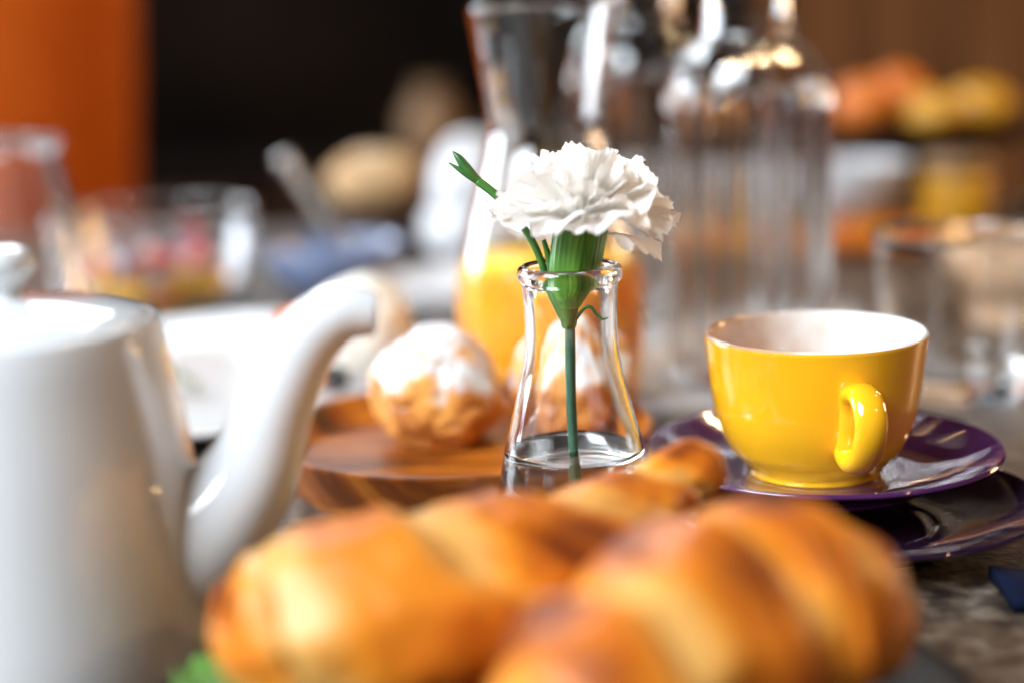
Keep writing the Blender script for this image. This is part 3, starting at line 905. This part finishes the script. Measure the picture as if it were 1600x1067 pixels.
# ------------------------------------------------------------------ drinking glass on the right
t = thing("drinking_glass", "wide empty clear drinking glass behind and right of the yellow cup", "glass", (0.2480, 0.850, 0.0))
outer = spl([(0, 0.0006), (0.030, 0.0006), (0.0350, 0.003), (0.0385, 0.012), (0.0440, 0.050), (0.0475, 0.0890)], 7)
rim = [(0.0478, 0.0908), (0.0470, 0.0918), (0.0460, 0.0908)]
inner = spl([(0.0455, 0.0885), (0.0420, 0.050), (0.0370, 0.022), (0.0320, 0.0150), (0.020, 0.0135), (0, 0.0132)], 7)
V, F = lathe(outer + rim + inner, 96)
new_obj("glass_body", V, F, M["glass"], t)


# white bowl behind it
def bowl(name, label, loc, r, h, material, th=0.003, foot=0.45, cat="bowl", group=None, seg=72):
    outer = spl([(0, 0.001), (r * foot, 0.0), (r * (foot + 0.05), h * 0.06), (r * 0.78, h * 0.36), (r * 0.94, h * 0.70), (r, h)], 6)
    inner = spl([(r - th * 0.5, h + th * 0.4), (r - th, h - 0.001), (r * 0.94 - th, h * 0.70), (r * 0.78 - th, h * 0.36 + th), (r * foot, h * 0.08 + th), (0, h * 0.07 + th)], 6)
    V, F = lathe(outer + inner, seg)
    return tag(new_obj(name, V, F, material, loc=loc), label, cat, group)


bowl("bowl", "cream coloured bowl seen through the drinking glass at the right edge", (0.372, 1.04, 0.0), 0.084, 0.056, M["tan"], foot=0.66)

# ------------------------------------------------------------------ white platter with a small starter, left of the wooden plate
V, F = lathe(spl([(0, 0.0), (0.09, 0.0), (0.10, 0.002), (0.125, 0.009), (0.138, 0.0125)], 5) + spl([(0.138, 0.0125), (0.1392, 0.0140), (0.137, 0.0148), (0.122, 0.0118), (0.103, 0.0058), (0.085, 0.0046), (0, 0.0046)], 5)[1:], 96)
o = new_obj("platter", V, F, M["platterwhite"], loc=(-0.186, 0.935, 0.0))
o.scale = (0.98, 1.28, 1.0)
tag(o, "large white oval platter behind the teapot spout", "platter")
V, F = blob(0.030, 0.030, 0.030, 4, 0.10, 1.8)
tag(new_obj("cheese_ball", V, F, M["cream"], loc=(-0.089, 0.905, 0.040)), "round pale cheese ball between spout and cream puff", "cheese")
for lab, loc, s in [("upper black olive against the pale cheese ball beside the spout", (-0.1115, 0.880, 0.0455), 1.0),
                    ("lower black olive beside the cheese ball, just above the wooden plate", (-0.1020, 0.862, 0.0190), 1.05)]:
    V, F = blob(0.0078 * s, 0.0105 * s, 0.0078 * s, 8, 0.03, 1.5, 24, 16)
    tag(new_obj("olive", V, F, M["olive"], loc=loc, rot=(0, R(20), R(50))), lab, "olive", "black olives on the platter")
o = leaf_sheet("salmon_slice", [(-0.131, 0.905, 0.052), (-0.126, 0.885, 0.040), (-0.117, 0.868, 0.025), (-0.106, 0.852, 0.0175)], 0.011, 0.003, 2, M["salmon"])
tag(o, "orange-red salmon slice curling down beside the black olives", "salmon")
for lab, p in [("small green lettuce piece on the white platter beside the teapot body", [(-0.210, 0.895, 0.012), (-0.196, 0.890, 0.018), (-0.184, 0.893, 0.012)]),
               ("pale green lettuce piece on the white platter beside the wooden plate", [(-0.142, 0.832, 0.013), (-0.130, 0.824, 0.019), (-0.118, 0.820, 0.013)])]:
    tag(leaf_sheet("lettuce_piece", p, 0.008, 0.003, len(lab), M["lettuce"]), lab, "lettuce")

# ------------------------------------------------------------------ fruit bowl, far left
t = thing("glass_bowl", "clear glass bowl of cut fruit behind the teapot", "bowl", (-0.275, 1.215, 0.0))
outer = spl([(0, 0.0006), (0.045, 0.0006), (0.056, 0.003), (0.0680, 0.020), (0.0760, 0.050), (0.0800, 0.080)], 6)
inner = spl([(0.0775, 0.080), (0.0735, 0.050), (0.0652, 0.022), (0.053, 0.0075), (0.04, 0.0055), (0, 0.005)], 6)
V, F = lathe(outer + [(0.0800, 0.0815), (0.0788, 0.0820)] + inner, 80)
new_obj("glass_body", V, F, M["glass"], t)
rnd = random.Random(21)
fr = [("melon", "orange", M["melon"]), ("mango", "yellow", M["mango"]), ("strawberry", "red", M["strawberry"]), ("grape", "dark purple", M["grape"]), ("apple", "pale", M["cream"])]
placed = []
for n_ in range(46):
    lvl = n_ / 46
    z = 0.016 + 0.036 * lvl
    for tr_ in range(60):
        a, q = rnd.uniform(0, 2 * PI), (rnd.random() ** 0.5) * (0.046 + 0.30 * (z - 0.016))
        x, y = q * math.cos(a), q * math.sin(a)
        if all((x - p[0]) ** 2 + (y - p[1]) ** 2 + (z - p[2]) ** 2 > 0.0145 ** 2 for p in placed):
            break
    else:
        continue
    placed.append((x, y, z))
    kind = rnd.choice([1, 1, 1, 0, 0]) if lvl < 0.45 else rnd.choice([0, 2, 2, 3, 4, 4])
    nm, cname, mm = fr[kind]
    if kind in (2, 3):
        V, F = blob(0.0085, 0.0085, 0.0095, n_, 0.06, 2, 16, 10)
        o = new_obj(nm, V, F, mm)
    else:
        V, F = box(-0.0078, 0.0078, -0.007, 0.007, -0.0068, 0.0068)
        o = bevel(new_obj(nm, V, F, mm), 0.0022, 2)
    o.location = (-0.275 + x, 1.215 + y, z)
    o.rotation_euler = (rnd.uniform(0, 6), rnd.uniform(0, 6), rnd.uniform(0, 6))
    tag(o, {0: "orange melon cube in the glass fruit bowl", 1: "yellow mango cube near the bottom of the glass fruit bowl", 2: "red berry in the glass fruit bowl",
            3: "dark purple grape in the glass fruit bowl", 4: "pale apple cube on top in the glass fruit bowl"}[kind], "fruit", cname + " fruit in the glass bowl")

# conical glass carafe at the left edge
t = thing("glass_carafe", "empty conical glass carafe at the far left in front of the orange chair", "carafe", (-0.326, 1.05, 0.0))
outer = spl([(0, 0.0006), (0.046, 0.0006), (0.053, 0.004), (0.0530, 0.012), (0.042, 0.065), (0.031, 0.115), (0.0255, 0.140)], 6)
inner = spl([(0.0225, 0.140), (0.0280, 0.115), (0.0388, 0.065), (0.0495, 0.014), (0.047, 0.008), (0, 0.007)], 6)
V, F = lathe(outer + [(0.0275, 0.1425), (0.0285, 0.1455), (0.0275, 0.1485), (0.0250, 0.1495), (0.0232, 0.1475)] + inner, 80)
new_obj("glass_body", V, F, M["glass"], t)

# blue-grey bowl with a spoon
bowl("bowl", "blue-grey bowl with a spoon standing in it behind the teapot spout", (-0.140, 1.235, 0.0), 0.056, 0.046, M["bluegrey"])
t = thing("spoon", "steel spoon leaning up out of the blue-grey bowl", "spoon", (-0.138, 1.23, 0.010))
p = catmull([(0.028, 0, 0.008), (0.0, 0, 0.045), (-0.022, 0, 0.085), (-0.036, -0.004, 0.108)], 8)
V, F = tube(p, [0.0035 + 0.004 * (i / len(p)) for i in range(len(p))], 14, up=Vector((0, 1, 0)), flat=(1.0, 0.5))
new_obj("spoon_handle", V, F, M["steel"], t)
V, F = blob(0.013, 0.018, 0.004, 1, 0.0, 1, 20, 12)
new_obj("spoon_head", V, F, M["steel"], t, loc=(0.033, 0, 0.006), rot=(0, R(-40), 0))

# white dish, bread roll, sugar pot behind
bowl("dish", "shallow white dish behind the tip of the teapot spout", (-0.045, 1.14, 0.0), 0.066, 0.030, M["stoneware"], cat="dish")
V, F = blob(0.046, 0.036, 0.030, 6, 0.10, 1.6)
A = [0.35 + 0.4 * noise.noise(Vector(v) * 40) for v in V]
tag(new_obj("bread_roll", V, F, M["roll"], loc=(-0.125, 1.50, 0.072), attr=A), "pale brown bread roll on the dark stand behind the spoon", "bread")
st = thing("serving_stand", "low dark serving stand under the bread roll", "stand", (-0.105, 1.50, 0.0))
V, F = lathe([(0, 0), (0.045, 0), (0.046, 0.004), (0.014, 0.010), (0.012, 0.030), (0.030, 0.036), (0.085, 0.038), (0.086, 0.0425), (0, 0.0425)], 56)
new_obj("stand_body", V, F, M["dark_wood"], st)
sg = thing("sugar_pot", "round white lidded sugar pot left of the juice carafe", "pot", (-0.030, 1.40, 0.0))
V, F = lathe(spl([(0, 0.0), (0.028, 0.0), (0.032, 0.004), (0.046, 0.024), (0.047, 0.044), (0.038, 0.058)], 6) + [(0.034, 0.058), (0.034, 0.050), (0, 0.050)], 64)
new_obj("pot_body", V, F, M["stoneware"], sg)
V, F = lathe(spl([(0, 0.0585), (0.030, 0.0585), (0.038, 0.0600), (0.0385, 0.0640), (0.036, 0.086), (0.029, 0.104), (0.016, 0.117), (0, 0.121)], 6), 64)
new_obj("pot_lid", V, F, M["stoneware"], sg)
t = thing("mug", "white mug behind the waist of the juice carafe", "mug", (0.052, 1.42, 0.0))
V, F = lathe(spl([(0, 0.0), (0.034, 0.0), (0.038, 0.003), (0.040, 0.03), (0.041, 0.088)], 6) + [(0.040, 0.0895), (0.0385, 0.089)] + spl([(0.038, 0.087), (0.037, 0.03), (0.034, 0.006), (0, 0.005)], 5), 64)
new_obj("mug_body", V, F, M["stoneware"], t)
p = catmull([(0.038, 0, 0.072), (0.058, 0, 0.074), (0.066, 0, 0.050), (0.056, 0, 0.024), (0.037, 0, 0.022)], 8)
V, F = tube(p, [0.005] * len(p), 12, up=Vector((0, 1, 0)))
new_obj("handle", V, F, M["stoneware"], t, rot=(0, 0, R(70)))

# ------------------------------------------------------------------ things on the far right of the table
fs = thing("fruit_stand", "dark footed fruit stand in the blurred right background", "stand", (0.425, 1.60, 0.0))
V, F = lathe(spl([(0, 0), (0.06, 0), (0.062, 0.006), (0.024, 0.014), (0.018, 0.045), (0.030, 0.066), (0.085, 0.080), (0.118, 0.103)], 6) + [(0.119, 0.106), (0.115, 0.1065)] + spl([(0.112, 0.104), (0.08, 0.086), (0.03, 0.076), (0, 0.075)], 5), 72)
new_obj("stand_body", V, F, M["dark_wood"], fs)
for i, (mm, dx, dy, dz, nm, lab) in enumerate([("orange_peel", -0.062, -0.012, 0.121, "orange", "orange fruit at the left of the dark fruit stand"),
                                               ("orange_peel", -0.012, 0.052, 0.128, "orange", "orange fruit at the back of the dark fruit stand, behind the lemons"),
                                               ("lemon", -0.002, -0.036, 0.112, "lemon", "lemon in the middle of the dark fruit stand"),
                                               ("lemon", 0.056, -0.004, 0.117, "lemon", "lemon at the right of the dark fruit stand")]):
    rx = 0.030 if nm == "orange" else 0.034
    V, F = blob(rx, 0.029 if nm == "orange" else 0.024, 0.029 if nm == "orange" else 0.024, i + 2, 0.03, 1.3, 32, 20)
    tag(new_obj(nm, V, F, M[mm], loc=(0.425 + dx, 1.60 + dy, dz), rot=(0, 0, i * 0.9)), lab, "fruit", nm + "s on the fruit stand")
bowl("bowl", "white bowl in the right background just beside the ribbed bottle", (0.310, 1.42, 0.028), 0.056, 0.052, M["stoneware"])
V, F = lathe([(0, 0), (0.06, 0), (0.075, 0.010), (0.076, 0.013), (0, 0.026)], 48)
V, F = blob(0.080, 0.060, 0.018, 5, 0.05, 1.5)
V = [(x, y, max(z, -0.012)) for x, y, z in V]
A = [0.45 + 0.3 * noise.noise(Vector(v) * 30) for v in V]
tag(new_obj("flat_bread", V, F, M["crust"], loc=(0.318, 1.415, 0.0135), attr=A), "flat orange-brown bread under the white bowl, right of the ribbed bottle", "bread")
t = thing("honey_jar", "amber yellow honey jar in the right background", "jar", (0.402, 1.40, 0.0))
V, F = lathe(spl([(0, 0), (0.028, 0), (0.031, 0.004), (0.031, 0.060), (0.027, 0.070)], 5) + [(0, 0.070)], 48)
new_obj("jar_body", V, F, M["lemon"], t)
V, F = lathe([(0, 0.0705), (0.0295, 0.0705), (0.0300, 0.084), (0.028, 0.086), (0, 0.086)], 48)
new_obj("jar_lid", V, F, M["beige"], t)
bowl("bowl", "small black bowl at the right edge of the background", (0.498, 1.36, 0.0), 0.055, 0.045, M["black"])

# beige jug on a shelf unit far behind
sb = thing("sideboard", "dark wooden sideboard deep in the background", "sideboard", (-0.05, 3.0, -0.9))
V, F = box(-0.9, 0.6, -0.2, 0.22, 0.0, 0.88)
bevel(new_obj("carcass", V, F, M["dark_wall"], sb, smooth=False), 0.01)
for x0 in (-0.88, -0.38, 0.12):
    V, F = box(x0, x0 + 0.46, -0.222, -0.2005, 0.06, 0.84)
    bevel(new_obj("door", V, F, M["dark_wood"], sb, smooth=False), 0.006)
t = thing("jug", "beige rounded jug deep in the dark background left of the carafe", "jug", (-0.130, 2.86, -0.0195))
V, F = lathe(spl([(0, 0), (0.040, 0), (0.050, 0.01), (0.060, 0.06), (0.056, 0.11), (0.036, 0.15), (0.032, 0.17), (0.038, 0.185)], 6) + [(0.033, 0.184), (0.028, 0.165), (0, 0.10)], 56)
new_obj("jug_body", [(x * 0.92, y * 0.92, z * 0.74) for x, y, z in V], F, M["beige"], t)
